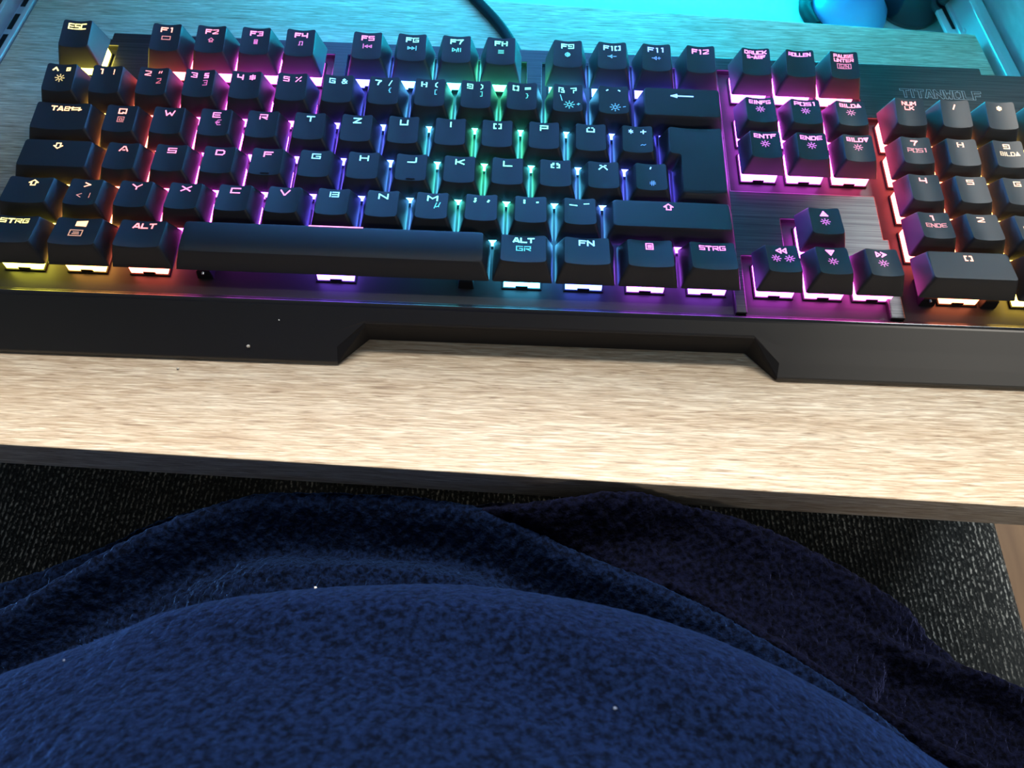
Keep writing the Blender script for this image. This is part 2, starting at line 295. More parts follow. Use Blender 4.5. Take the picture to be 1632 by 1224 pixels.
# --- keycaps
def rpoly(corners, rad, k=4, m_=6):
    """rounded polygon with a fixed vertex count: k+1 per corner and m_-1 along each side"""
    out = []; n = len(corners); arcs = []
    for i in range(n):
        p0, p1, p2 = Vector(corners[i-1]), Vector(corners[i]), Vector(corners[(i+1) % n])
        d0 = (p0-p1).normalized(); d2 = (p2-p1).normalized()
        a = p1+d0*rad; b = p1+d2*rad
        arcs.append([(a*(1-t)**2+p1*2*t*(1-t)+b*t*t) for t in [j/k for j in range(k+1)]])
    for i in range(n):
        out += arcs[i]; e, s = arcs[i][-1], arcs[(i+1) % n][0]
        out += [e.lerp(s, j/m_) for j in range(1, m_)]
    return [(p.x, p.y) for p in out]
def top_z(kind, h, tilt, hw):
    tn = math.tan(math.radians(tilt))
    if kind == 'space': return lambda x, y: h+.3-((y-1)/6.8)**2*.6
    if kind == 'flat': return lambda x, y: h+tn*(y-1)
    return lambda x, y: h+tn*(y-1)-.45+.95*min(1.3, (x/hw)**2)
def keycap(wu, row, kind='cap', base=None, top=None):
    """mesh in mm around the key centre"""
    h, tilt = ROWH[row], ROWT[row]
    if kind == 'tall': h, tilt = 7.3, 0
    hx = wu*U/2-.5
    base = base or [(-hx, -9.05), (hx, -9.05), (hx, 9.05), (-hx, 9.05)]
    tx = hx-2.85
    top = top or [(-tx, -5.9), (tx, -5.9), (tx-.15, 7.6), (-tx+.15, 7.6)]
    zf = top_z(kind, h, tilt, tx)
    mpt = 6 if wu < 3 else 20
    B0 = rpoly(base, .9, 4, mpt); T0 = rpoly(top, 1.3, 4, mpt); n = len(B0)
    cx = sum(p[0] for p in top)/len(top); cy = sum(p[1] for p in top)/len(top)
    if len(top) > 4: cx, cy = 3.2, 4
    rings = []
    inn = rpoly([(a*(1-1.4/abs(a)) if a else 0, b*(1-1.4/abs(b))) for a, b in base], .6, 4, mpt)
    rings.append([(p[0]*.82, p[1]*.82, h-3.2) for p in inn])
    rings.append([(p[0], p[1], 0) for p in inn])
    rings.append([(p[0], p[1], 0) for p in B0])
    for t in (.12, .5, .86): rings.append([(b[0]+(q[0]-b[0])*t*.985, b[1]+(q[1]-b[1])*t*.985, zf(*q)*t) for b, q in zip(B0, T0)])
    rings.append([(b[0]+(q[0]-b[0])*.988, b[1]+(q[1]-b[1])*.988, zf(*q)-.16) for b, q in zip(B0, T0)])
    rings.append([(cx+(q[0]-cx)*.992, cy+(q[1]-cy)*.992, zf(*q)-.02) for q in T0])
    ring_s = (.955, .8, .6, .4, .2) if len(top) == 4 else (.955,)
    for s in ring_s:
        rings.append([(cx+(q[0]-cx)*s, cy+(q[1]-cy)*s, zf(cx+(q[0]-cx)*s, cy+(q[1]-cy)*s)) for q in T0])
    v = [p for r_ in rings for p in r_]; f = []
    for i in range(len(rings)-1):
        for k in range(n): f.append((i*n+k, i*n+(k+1) % n, (i+1)*n+(k+1) % n, (i+1)*n+k))
    f.append(tuple(range((len(rings)-1)*n, len(rings)*n)))
    f.append(tuple(range(n))[::-1])
    return v, f, zf

def switch_mesh():
    """clear upper housing of the switch, its notch at the front"""
    mb = MB()
    z0, z1, z2 = -6.6, -.6, 2.4
    prof = lambda s, z: [(-7*s, -7*s, z), (-2.4*s, -7*s, z), (-2.4*s, -6.4*s, z), (2.4*s, -6.4*s, z), (2.4*s, -7*s, z), (7*s, -7*s, z), (7*s, 7*s, z), (-7*s, 7*s, z)]
    full = lambda s, z: [(-7*s, -7*s, z), (-2.4*s, -7*s, z), (-2.4*s, -7*s, z), (2.4*s, -7*s, z), (2.4*s, -7*s, z), (7*s, -7*s, z), (7*s, 7*s, z), (-7*s, 7*s, z)]
    R_ = [prof(1, z0), prof(1, z0+.9), full(1, z0+.95), full(.97, z1), full(.72, z2)]
    v = [p for r_ in R_ for p in r_]; f = []
    for i in range(len(R_)-1):
        for k in range(8): f.append((i*8+k, i*8+(k+1) % 8, (i+1)*8+(k+1) % 8, (i+1)*8+k))
    f.append(tuple(range(32, 40)))
    return mb.add(v, f)
def base_mesh():
    return MB().box(-7.6, -7.6, ZP, 7.6, 7.6, -6.6).box(-2.2, -7.3, -6.6, 2.2, -6.2, -5.6)
def scaled(o_mb): return [(a*MM, b*MM, c*MM) for a, b, c in o_mb.v], o_mb.f
sw = obj('switch_housing', *scaled(switch_mesh()), M['led']); SWM = sw.data; bpy.data.objects.remove(sw)
sb = obj('switch_base', *scaled(base_mesh()), M['black']); SBM = sb.data; bpy.data.objects.remove(sb)
CAPM = {}
def key(u, row, wu=1.0, main=(), small=(), kind='cap', base=None, top=None, sw_at=(0, 0), bump_mark=False, hu=None, flat=False, lh=None):
    kx, ky = u*U, ROWY[row]
    ck = (wu, row if kind != 'tall' else 'Q', kind)
    k_ = 'flat' if (flat or wu > 1.6) and kind == 'cap' else kind
    v, f, zf = keycap(wu, row, k_, base, top)
    if ck not in CAPM:
        o = obj('keycap', [(a*MM, b*MM, c*MM) for a, b, c in v], f, M['cap'], K, smooth=True); o.data.set_sharp_from_angle(angle=math.radians(38))
        if kind != 'enter': pass
        CAPM[ck] = o.data
    else:
        o = bpy.data.objects.new('keycap', CAPM[ck]); C.objects.link(o); o.parent = K
    o.location = (kx*MM, ky*MM, 0)
    uu = u if hu is None else hu
    if row in 'YB' and 8.8 < uu < 11.6: uu = 8.8+(uu-8.8)*-.15 if uu < 10.9 else 11.4
    if row in 'FN' and 3 < uu < 6.3: uu = 3+(uu-3)*.62
    col = hue(uu)
    ul = lh if lh is not None else (u if hu is None else hu)
    if row == 'F' and ul < 7.5: ul = min(ul-.6, 5.5)
    lcol = hue(ul, LHUES)
    for nm, items, mt in (('legend', main, 'legend'), ('small_legend', small, 'legend_dim')):
        if not items: continue
        mb = MB()
        for it in items:
            t, x, y, w, h = it[:5]; th = it[5] if len(it) > 5 else (.56 if mt == 'legend' else .33)
            word(mb, t, x, y, w, h, th, zf)
        lo = mb.build(nm, M[mt], o); lo.color = lcol
    if bump_mark:
        MB().box(-1.7, -4.9, zf(0, -4.5)-.3, 1.7, -4.2, zf(0, -4.5)+.35).build('homing_bar', M['cap'], o)
    for nm, me_, on in (('switch_housing', SWM, True), ('switch_base', SBM, False)):
        s_ = bpy.data.objects.new(nm, me_); C.objects.link(s_); s_.parent = o; s_.location = (sw_at[0]*MM, sw_at[1]*MM, 0)
        s_.color = col
    return o
L1 = lambda t, w=3.3: [(t, 0, 4.5, w, 2.9)]
# function row
key(.5, 'F', main=[('ESC', -.2, 4.6, 7.6, 3.0, .55)])
fi = ['screen', 'home', 'calc', 'note', 'prev', 'next', 'play', 'stop', 'mute', 'vdown', 'vup', None]
fu = [2.5, 3.5, 4.5, 5.5, 7, 8, 9, 10, 11.5, 12.5, 13.5, 14.5]
for i, (u, ic) in enumerate(zip(fu, fi)):
    t = 'F%d' % (i+1)
    key(u, 'F', main=[(t, 0, 4.8, 5.6 if i < 9 else 7.4, 2.5)], small=[([ic], 0, .7, 3.9 if i in (0, 4, 5, 6, 9, 10) else 2.5, 2.4, .4)] if ic else ())
key(15.75, 'F', main=[('DRUCK', 0, 5.6, 9.6, 1.9, .45), ('S-ABF', .2, 3.3, 8, 1.8, .45)])
key(16.75, 'F', main=[('ROLLEN', 0, 5.4, 9.6, 1.9, .42)])
key(17.75, 'F', main=[('PAUSE', 0, 5.6, 8.6, 1.8, .42), ('UNTER', 0, 3.4, 8.6, 1.8, .42)], small=[('6/N', 0, .4, 4.3, 1.9, .4), (['screen'], 0, .4, 6.2, 3.2, .35)])
# number row
key(.5, 'N', main=[('^', -2.6, 4.8, 2.6, 2.6, .6), ('°', 2.6, 4.8, 2.6, 3, .6)], small=[(['sun'], -.2, .8, 4, 4, .45)])
nums = [('1', '!', ''), ('2', '"', '2'), ('3', '§', '3'), ('4', '$', ''), ('5', '%', ''), ('6', '&', ''), ('7', '/', '{'), ('8', '(', '['), ('9', ')', ']'), ('0', '=', '}')]
for i, (a, b, c) in enumerate(nums):
    key(1.5+i, 'N', main=[(a, -2.6, 4.8, 2.6, 2.6, .55), (b, 2.4, 4.8, 2.5, 2.6, .42)], small=[(c, 2.3, 1.2, 2.0, 2.6, .36)] if c else ())
key(11.5, 'N', main=[('ß', -2.6, 4.8, 2.6, 2.6, .5), ('?', 2.4, 4.8, 2.5, 2.6, .42)], small=[('\\', -2.7, 1.0, 1.6, 3, .4), (['sun'], .7, -2.2, 4.6, 4, .4), ('+', 4.4, -2.2, 1.4, 1.4, .35)])
key(12.5, 'N', main=[('´', -2.6, 5.1, 2.2, 2, .5), ('`', 2.4, 5.1, 2.2, 2, .5)], small=[(['sun'], .7, -2.6, 4.6, 4, .4), ('-', 4.4, -2.6, 1.4, 1.4, .35)])
key(14, 'N', 2, main=[(['back'], 0, 3.9, 9.6, 3.6, .62)], hu=13.2)
# upper letters
key(.75, 'Q', 1.5, main=[('TAB', -1.4, 5.0, 7.6, 2.5, .62), (['tab'], 4.9, 4.9, 5, 2.6, .5)], hu=1.3)
for i, t in enumerate('QWERTZUIOPÜ'): key(2+i, 'Q', main=[(t, 0, 4.8, 1.2 if t == 'I' else (4.2 if t == 'W' else 3.4), 2.8 if t != 'Ü' else 2.4)], small={'Q': [('@', 0, .6, 2.8, 2.8)], 'E': [('€', 1.2, 1.0, 2.4, 2.8)]}.get(t, ()))
key(13, 'Q', main=[('*', -2.6, 4.8, 2.3, 2.6, .42), ('+', 2.5, 4.8, 2.4, 2.6, .5)], small=[('~', 2.3, -1.9, 2.2, 2)])
# home row
key(.875, 'A', 1.75, main=[(['down'], .4, 4.6, 3.8, 3.2, .5)], hu=1.2)
for i, t in enumerate('ASDFGHJKLÖÄ'): key(2.25+i, 'A', main=[(t, 0, 4.8, 3.7, 2.8 if t not in 'ÖÄ' else 2.4)], bump_mark=t in 'FJ')
key(13.25, 'A', main=[("'", 0, 4.9, 1.8, 2.6, .55)], small=[('#', .5, -2.2, 2.4, 2.6)])
# ISO enter, centred on the upper row
key(14.25, 'Q', 1.5, main=[(['enter'], 1.0, -3.2, 6, 4.2, .62)], kind='enter', hu=13.6, flat=True,
    base=[(-9.02, -28.1), (13.79, -28.1), (13.79, 9.05), (-13.79, 9.05), (-13.79, -9.0), (-9.02, -9.0)],
    top=[(-6.2, -24.8), (10.9, -24.8), (10.7, 7.6), (-10.9, 7.6), (-10.9, -5.9), (-6.2, -5.9)], sw_at=(2.4, -9.5))
# lower letters
key(.625, 'Y', 1.25, main=[(['up'], .8, 5.0, 3.8, 3.2, .5)], hu=.9)
key(1.75, 'Y', main=[('>', .2, 4.9, 3.0, 2.5, .55)], small=[('<', -1.6, -.8, 2.2, 2.2), ('|', 2.5, -.8, 1.0, 2.6)])
for i, t in enumerate('YXCVBNM'): key(2.75+i, 'Y', main=[(t, 0, 4.8, 3.9 if t != 'M' else 4.2, 2.9)], small=[('µ', 1.9, 1.4, 2.8, 2.5, .42)] if t == 'M' else ())
for i, (a, b) in enumerate(((';', ','), (':', '.'), ('_', '-'))):
    key(9.75+i, 'Y', main=[(a, -2.5, 4.9, 2.2 if i < 2 else 3.2, 2.8, .75 if i < 2 else .5), (b, 2.6, 4.9 if i != 1 else 5.3, 2 if i < 2 else 2.6, 2.4, .8 if i < 2 else .5)])
key(13.625, 'Y', 2.75, main=[(['up'], -1.2, 4.8, 3.9, 3.5, .5)], hu=14.6)
# bottom row
key(.625, 'B', 1.25, main=[('STRG', -.6, 5.2, 11, 2.5, .62)], hu=.0)
key(1.875, 'B', 1.25, main=[(['win'], .6, 5.0, 4.2, 3.0, .9)], small=[(['lock'], -.2, .2, 5, 3.2, .4)], hu=1.4)
key(3.125, 'B', 1.25, main=[('ALT', .4, 5.0, 8.6, 2.7, .62)], hu=2.3)
key(6.875, 'B', 6.25, main=[(['bar'], .4, 7.6, 20.5, .62, .6)], kind='space', hu=6.0, lh=5.0)
key(10.625, 'B', 1.25, main=[('ALT', 0, 5.2, 8.2, 2.6, .62)], small=[('GR', 0, 1.0, 5.8, 2.7, .6)], hu=11.4)
key(11.875, 'B', 1.25, main=[('FN', 0, 5.0, 6, 2.9, .62)], hu=12.7)
key(13.125, 'B', 1.25, main=[(['menu'], 0, 4.6, 3, 3.3, .42)], hu=14.6)
key(14.375, 'B', 1.25, main=[('STRG', 0, 4.9, 10.2, 2.5, .6)], hu=14.4)
# navigation block
for u, a, b in ((15.75, 'EINFG', 'ENTF'), (16.75, 'POS1', 'ENDE'), (17.75, ['B', 'I', 'L', 'D', 'tri_up'], ['B', 'I', 'L', 'D', 'tri_dn'])):
    key(u, 'N', main=[(a, 0, 5.2, 9.2, 2.2, .5)], small=[(['sun'], 0, 1.4, 4, 3.6, .42)], kind='tall')
    key(u, 'Q', main=[(b, 0, 5.2, 9.2, 2.2, .5)], small=[(['sun'], 0, 1.4, 4, 3.6, .42)])
key(16.75, 'Y', main=[(['tri_up'], 0, 4.8, 3.2, 2.8, .6)], small=[(['sun'], 0, .6, 4, 3.6, .42)], hu=16.3)
key(15.75, 'B', main=[(['tri_l'], 0, 5.0, 4.2, 2.8, .55)], small=[(['sun'], -2.4, 1.0, 3.9, 3.6, .42), (['sun'], 2.6, 1.0, 3.9, 3.6, .42)], hu=16.2)
key(16.75, 'B', main=[(['tri_dn'], -.3, 5.0, 3.4, 2.8, .6)], small=[(['sun'], 0, .6, 4, 3.6, .42)], hu=17.0)
key(17.75, 'B', main=[(['tri_r'], 0, 5.0, 4.2, 2.8, .55)], small=[(['sun'], 0, .6, 4, 3.6, .42)], hu=17.2)
# number pad
key(19, 'N', main=[('NUM', 0, 5.2, 6, 2, .45), ('LK', 0, 2.9, 4, 1.9, .45)])
key(20, 'N', main=[('/', 0, 4.4, 2.2, 2.6, .55)])
key(21, 'N', main=[('*', 0, 4.6, 2.4, 2.6, .7)])
key(22, 'N', main=[('-', 0, 4.6, 2.4, 2.6, .55)])
for i, (a, b) in enumerate((('7', 'POS1'), ('8', ''), ('9', ['B', 'I', 'L', 'D', 'tri_up']))):
    key(19+i, 'Q', main=[(a, -.2, 4.8, 3.0, 2.6, .6)], small=[(b, .3, 1.0, 8.2, 2.2, .46)] if b else ())
for i, (a, b) in enumerate((('4', ''), ('5', ''), ('6', ''))): key(19+i, 'A', main=[(a, 0, 4.8, 3.1, 2.7, .6)])
for i, (a, b) in enumerate((('1', 'ENDE'), ('2', ''), ('3', ['B', 'I', 'L', 'D', 'tri_dn']))):
    key(19+i, 'Y', main=[(a, -.2, 4.8, 3.1, 2.7, .6)], small=[(b, .3, .9, 8.2, 2.2, .46)] if b else ())
key(19.5, 'B', 2, main=[('0', -.3, 4.4, 3.2, 2.8, .6)], hu=19.8)
key(21, 'B', main=[(',', 0, 4.6, 1.6, 2.4, .6)], hu=21.4)
# stabiliser wires under the long keys
for u0, w in ((6.875, 50), (19.5, 12), (14, 12), (13.625, 12)):
    r_ = {6.875: 'B', 19.5: 'B', 14: 'N', 13.625: 'Y'}[u0]; yy = ROWY[r_]
    for s in (-1, 1):
        x = u0*U+s*w
        MB().box(x-3.2, yy-8.2, ZP, x+3.2, yy+4, -3.0, .5).build('stabilizer', M['black'], K, bevel=.0004)
    MB().tube([(u0*U-w, yy+2, -4), (u0*U-w, yy-8.6, -3.6), (u0*U-w+1.6, yy-9.1, -3.4), (u0*U+w-1.6, yy-9.1, -3.4), (u0*U+w, yy-8.6, -3.6), (u0*U+w, yy+2, -4)][:2], .55, 8).build('stabilizer_wire', M['wire'], K, smooth=True)
# maker's lettering, outlined, above the number pad
zc = lambda x, y: ZC
lg = MB(); word(lg, 'TITANWOLF', 387.2, 103.0, 36.8, 5.4, 1.3, zc, lift=.03)
lg.build('logo', M['logo'], K)
lg = MB(); word(lg, 'TITANWOLF', 387.2, 103.0, 36.3, 4.9, .8, zc, lift=.09)
lg.build('logo_fill', M['cover'], K)

# cable leaving the back of the keyboard, running over the tray
iK = lambda x, y, z: Matrix.Rotation(-math.radians(3), 3, 'X') @ (Vector((x, y, z))-Vector((0, -40, 0))-off*1000)
cab = spline([(200, 122, 16), (201, 127, 10), (200.5, 135, 4), (196, 149, 2.8), (188, 166, 2.8), (176, 184, 2.8), (164, 200, 3.5), (152, 215, 2), (140, 245, -10), (136, 280, -20)], 8)
mb = MB(); mb.tube([iK(*p) for p in cab], 2.7, 12); mb.build('cable', M['rubber'], K, smooth=True)

# ------------------------------------------------------------------ tray, desk
TR = empty('keyboard_tray', (0, 0, ZT)); tag(TR, 'pale oak pull-out tray carrying the keyboard', 'tray')
board = MB()
ct = [(-62, -72), (453.5, -86.3), (443.5, 60), (434.5, 178), (-46, 200), (-55, 60)]
nb = len(ct)
board.add([(x, y, 0) for x, y in ct]+[(x, y, -17.5) for x, y in ct], [tuple(range(nb)), tuple(range(nb, 2*nb))[::-1]]+[(i, (i+1) % nb, nb+(i+1) % nb, nb+i) for i in range(nb)])
board.build('board', M['wood'], TR, bevel=.0006)


# pull-out rails and the desk carcass around the tray
DK = empty('desk', (0, 0, ZT)); tag(DK, 'desk carcass with steel rails and side panels around the pull-out tray', 'desk')
M['slab'] = mat('desk_laminate', (.30, .24, .18), .5)
M['slab_pale'] = mat('pale_desk_laminate', (.42, .41, .40), .45)  # pale so the unseen underside bounces the added uplight
sl = [(-180, 30), (480, 30), (480, 56), (394, 56), (394, 160), (480, 160), (480, 640), (-180, 640)]  # unseen top that shades the tray's rear; notch added for the glint lamp
mb = MB(); mb.add([(a, b, 142) for a, b in sl]+[(a, b, 162) for a, b in sl], [tuple(range(8))[::-1], tuple(range(8, 16))]+[(i, (i+1) % 8, 8+(i+1) % 8, 8+i) for i in range(8)])
mb.build('desktop', M['slab_pale'], DK, bevel=.001)
def slant(x0, x1, z0, z1, y0, y1, k, t=0):      # bar along y whose x shifts by k per mm
    X = lambda x, y: x+k*(y-178)
    return [(X(x0, y0), y0, z0), (X(x1, y0), y0, z0), (X(x1, y1), y1, z0), (X(x0, y1), y1, z0), (X(x0, y0)+t, y0, z1), (X(x1, y0)-t, y0, z1), (X(x1, y1)-t, y1, z1), (X(x0, y1)+t, y1, z1)]
BF = [(3, 2, 1, 0), (4, 5, 6, 7), (0, 1, 5, 4), (1, 2, 6, 5), (2, 3, 7, 6), (3, 0, 4, 7)]
k = -.075
r_ = MB(); r_.add(slant(436.2, 438.6, -17, -10, 24, 330, k), BF)
r_.add(slant(438.2, 443.0, -17, 1.2, -95, 330, k, .9), BF); r_.add(slant(443.0, 449.2, -18, -1.0, 24, 400, k, .6), BF)
r_.build('rail', M['steel'], DK, bevel=.0004)
r_ = MB(); r_.add(slant(451.6, 469, -120, 142, 24, 640, k), BF); r_.build('side_panel', M['panel'], DK, bevel=.001)
k = .06
r_ = MB(); r_.add(slant(-51.2, -48.6, -17, .6, 24, 330, k), BF); r_.add(slant(-62, -51.2, -17, -7, 24, 400, k), BF); r_.add(slant(-64.4, -62, -17, 0.4, 24, 400, k), BF)
r_.build('rail', M['steel_blue'] if 'steel_blue' in M else M['steel'], DK, bevel=.0004)
for y in (118, 150, 166, 184, 214):
    s_ = MB(); s_.add(slant(-61, -52.6, -7.2, -6.7, y-6, y+6, k), BF); s_.build('rail_slot', M['black'], DK, bevel=.0012)
r_ = MB(); r_.add(slant(-92, -70, -120, 142, 24, 640, k), BF); r_.build('side_panel', M['slab'], DK, bevel=.001)
M['shelf'] = mat('white_shelf_laminate', (.75, .75, .73), .5)
MB().box(-75, 150, -43, 453, 640, -25).build('lower_shelf', M['shelf'], DK, bevel=.001)
MB().box(-180, 640, -700, 480, 656, 142).build('back_panel', M['shelf'], DK)
LS = empty('led_strip', (0, 0, ZT)); tag(LS, 'LED light strip stuck under the desktop behind the keyboard', 'light strip')
MB().box(36, 237.5, 65, 304, 244, 69).build('strip_housing', M['black'], LS, bevel=.0005)
for x_ in (50, 290): MB().box(x_-3, 239, 69, x_+3, 242, 142).build('bracket', M['steel'], LS)

# floor
M['floor'] = mat('pale_floor', (.62, .58, .52), .55)
z = noise(M['floor'], (8, 1.5, 1), 3, 4); r = ramp(M['floor'], z.outputs[0], [(.3, (.50, .46, .40)), (.7, (.68, .65, .58))]); M['floor'].node_tree.links.new(r.outputs[0], nt(M['floor'])[2].inputs['Base Color'])
fl = obj('floor', [(-2, -2, -.02), (2.4, -2, -.02), (2.4, 2, -.02), (-2, 2, -.02), (-2, -2, 0), (2.4, -2, 0), (2.4, 2, 0), (-2, 2, 0)], BF, M['floor']); tag(fl, kind='structure')

# ------------------------------------------------------------------ chair
F_ = M['weave'] = mat('charcoal_weave', (.03, .03, .03), .95, spec=.2)
N, L, B = nt(F_)
tc = N.new('ShaderNodeTexCoord'); wv = N.new('ShaderNodeTexWave'); wv.wave_type = 'BANDS'; wv.bands_direction = 'X'; wv.inputs['Scale'].default_value = 108; wv.inputs['Distortion'].default_value = .6; wv.inputs['Detail Scale'].default_value = 3
L.new(tc.outputs['Object'], wv.inputs[0])
n1 = noise(F_, (900, 380, 900), 1, 2, .7); n2 = noise(F_, s=22, detail=3); n3 = noise(F_, s=1100, detail=2)
f1 = ramp(F_, n1.outputs[0], [(.50, (0, 0, 0)), (.66, (1, 1, 1))]); f2 = ramp(F_, n2.outputs[0], [(.42, (.15, .15, .15)), (.66, (1, 1, 1))]); f3 = ramp(F_, wv.outputs[0], [(.45, (.06, .06, .06)), (.8, (1, 1, 1))])
x = mix(F_, f1.outputs[0], f3.outputs[0], 1.0, 'MULTIPLY'); x = mix(F_, x, f2.outputs[0], .75, 'MULTIPLY')
x = mix(F_, (.022, .026, .028), (.68, .71, .68), x); L.new(x, B.inputs['Base Color'])
x = mix(F_, wv.outputs[0], n3.outputs[0], .4); bump(F_, x, .9, .0012)
M['chair_wood'] = mat('brown_chair_wood', (.21, .115, .055), .5)
z = noise(M['chair_wood'], (60, 6, 60), 1, 4); r = ramp(M['chair_wood'], z.outputs[0], [(.3, (.15, .08, .04)), (.7, (.27, .16, .08))]); M['chair_wood'].node_tree.links.new(r.outputs[0], nt(M['chair_wood'])[2].inputs['Base Color'])
CH = empty('chair', (.195, -.25, 0)); tag(CH, 'wide chair with a flecked charcoal woven seat and brown wooden frame', 'chair')
ZS = 700-170
def rbox(x0, y0, x1, y1, rad, zs, nseg=8):
    """rounded-plan solid; zs = list of (z, inset)"""
    v = []; f = []; n = None
    for z_, ins in zs:
        P = rpoly([(x0+ins, y0+ins), (x1-ins, y0+ins), (x1-ins, y1-ins), (x0+ins, y1-ins)], max(rad-ins*.5, 2), nseg, 10); n = len(P); v += [(p[0], p[1], z_) for p in P]
    for i in range(len(zs)-1):
        for q in range(n): f.append((i*n+q, i*n+(q+1) % n, (i+1)*n+(q+1) % n, (i+1)*n+q))
    f += [tuple(range(n))[::-1], tuple(range((len(zs)-1)*n, len(zs)*n))]
    return v, f
mb = MB(); mb.add(*rbox(-307, -250, 295, 285, 45, [(ZS-62, 6), (ZS-50, 0), (ZS-22, -1), (ZS-10, 2), (ZS-3, 8), (ZS-.6, 18), (ZS, 40)]))
mb.build('seat_cushion', M['weave'], CH, smooth=True)
mb = MB(); mb.add(*rbox(-330, -262, 317, 292, 30, [(ZS-75, 0), (ZS-15, 0)])); mb.build('seat_frame', M['chair_wood'], CH, bevel=.003)
for lx, ly in ((-305, -235), (290, -235), (-305, 265), (290, 265)):
    mb = MB(); mb.tube([(lx, ly, ZS-74), (lx*1.03, ly*1.03, 0)], [22, 14], 12); mb.build('leg', M['chair_wood'], CH, smooth=True)
mb = MB(); mb.add(*rbox(-300, -330, 290, -262, 25, [(ZS-60, 4), (ZS+20, 0), (ZS+420, 0), (ZS+440, 8)])); mb.build('backrest', M['weave'], CH, smooth=True)

# ------------------------------------------------------------------ person, in navy fleece
def vnoise(x, y, seed):
    rs = np.random.RandomState(seed); T = rs.rand(256, 256)
    xi = np.floor(x).astype(int); yi = np.floor(y).astype(int); fx = x-xi; fy = y-yi
    fx = fx*fx*(3-2*fx); fy = fy*fy*(3-2*fy); g = lambda i, j: T[i % 256, j % 256]
    return (g(xi, yi)*(1-fx)+g(xi+1, yi)*fx)*(1-fy)+(g(xi, yi+1)*(1-fx)+g(xi+1, yi+1)*fx)*fy
sm = lambda t: np.clip(t, 0, 1)**2*(3-2*np.clip(t, 0, 1))
def layer(X, Y, pts, end=0):
    """signed distance (positive towards the sitter) to a crest line, and the crest height there"""
    P = np.array(spline(pts, 5)); best = np.full(X.shape, 1e9); d = np.zeros(X.shape); h = np.zeros(X.shape); ov = np.zeros(X.shape)
    for a, b in zip(P, P[1:]):
        ex, ey = b[0]-a[0], b[1]-a[1]; l2 = ex*ex+ey*ey+1e-9
        t = np.clip(((X-a[0])*ex+(Y-a[1])*ey)/l2, 0, 1); dx = X-a[0]-t*ex; dy = Y-a[1]-t*ey; dd = dx*dx+dy*dy
        m_ = dd < best; best = np.where(m_, dd, best); tu = ((X-a[0])*ex+(Y-a[1])*ey)/math.sqrt(l2); ov = np.where(m_, np.maximum(np.maximum(-tu, tu-math.sqrt(l2)), 0), ov); s_ = np.where(ex*dy-ey*dx < 0, 1., -1.)
        d = np.where(m_, np.sqrt(dd)*s_, d); h = np.where(m_, a[2]+t*(b[2]-a[2]), h)
    return d, h-np.maximum(ov-.5, 0)*end
def rollz(d, h, r, k=7):
    e = np.clip(d, 0, r); z_ = h-r+np.sqrt(np.maximum(r*r-(r-e)**2, 0)); return np.where(d < 0, h-r+k*d, z_)
STEP = .62
xs = np.arange(-150, 560, STEP); ys = np.arange(-330, -58, STEP); X, Y = np.meshgrid(xs, ys, indexing='ij')
wob = (vnoise(X/14, Y/14, 3)-.5)*2.2+(vnoise(X/40, Y/40, 9)-.5)*4
L1c = [(-40, -215, 10), (20.8, -171.9, 30), (59.5, -153.8, 34.5), (92.5, -140.3, 39.1), (126.6, -132.4, 40), (162, -128.6, 40), (189.2, -127.8, 40), (216.5, -130.3, 40), (243.5, -135.4, 40), (269.5, -144.2, 40), (294.4, -155.9, 39.1), (319.4, -169.8, 34.5), (350.4, -189.9, 30), (400, -235, 10)]
L1b = [(100, -132, 60), (165.2, -136.8, 60), (190.1, -138.5, 60), (214.8, -144.2, 60), (230.9, -150.8, 60), (246.3, -158.8, 60), (268.7, -168.5, 60), (290.1, -178.3, 60), (340, -205, 60)]
L2c = [(-110, -195, -45), (-37.6, -153.2, -30), (18.3, -122.8, -27), (41.9, -106.6, -24), (68.7, -91.6, -21), (93.1, -82.4, -18), (109.4, -79.3, -16), (126.1, -79, -14.5), (150.2, -79.5, -13.5), (174.1, -81, -12), (201.6, -87.4, -10), (224.4, -99.7, -8), (240.6, -106.9, -6), (256.3, -113.9, -3.5), (271.3, -121.5, -1.5), (285.6, -130.7, 0.5), (303.6, -142.9, 3), (320.2, -156.1, 5), (336.6, -169.5, 5), (365, -192.1, 5), (430, -245, 0)]
L2l = [(-130, -165, -70), (-69.7, -127.8, -60), (-1.2, -106.5, -55), (32.3, -94, -50), (61, -80.7, -45), (91.5, -74.7, -40), (130, -68, -44)]
L3c = [(150, -90, -30), (174.4, -86.3, -15), (197.8, -85.5, -5), (213.6, -85, 1), (226.7, -84.3, 6), (242.9, -82.7, 7), (257, -83.2, 5), (273.3, -86, 1.5), (290.4, -89.5, -4), (305.4, -93, -9.5), (320, -98, -15), (339.8, -106, -22), (353.5, -112, -29), (366.4, -120.5, -40), (381.9, -129.7, -46.7), (402.1, -139.8, -53.3), (438.4, -160.1, -60), (520, -215, -75)]
L3b = [(217, -95.7, -22), (235.6, -101, -14), (249.4, -102.5, -11), (268.1, -101.1, -12), (281.9, -105, -14), (300.1, -111.4, -17), (324.5, -120.1, -22), (346.9, -127.7, -26.5), (370.8, -132.6, -31), (392.3, -138.7, -35.5), (426.2, -156.3, -40), (500, -205, -50)]
L3d = [(239.3, -107.2, -10), (261.3, -112.6, -6), (282, -124.5, -5), (303.6, -137.8, -3), (324.1, -151.4, -3), (342.4, -162.3, -4), (360.5, -171, -5), (377.5, -181.2, -6), (440, -225, -10)]
Lf = [(175, -80, -24), (183.4, -81.4, -19), (201.6, -82.9, -10), (216.8, -88.6, -6), (230.8, -95.8, -6), (244.2, -103.1, -8), (262, -109, -12)]
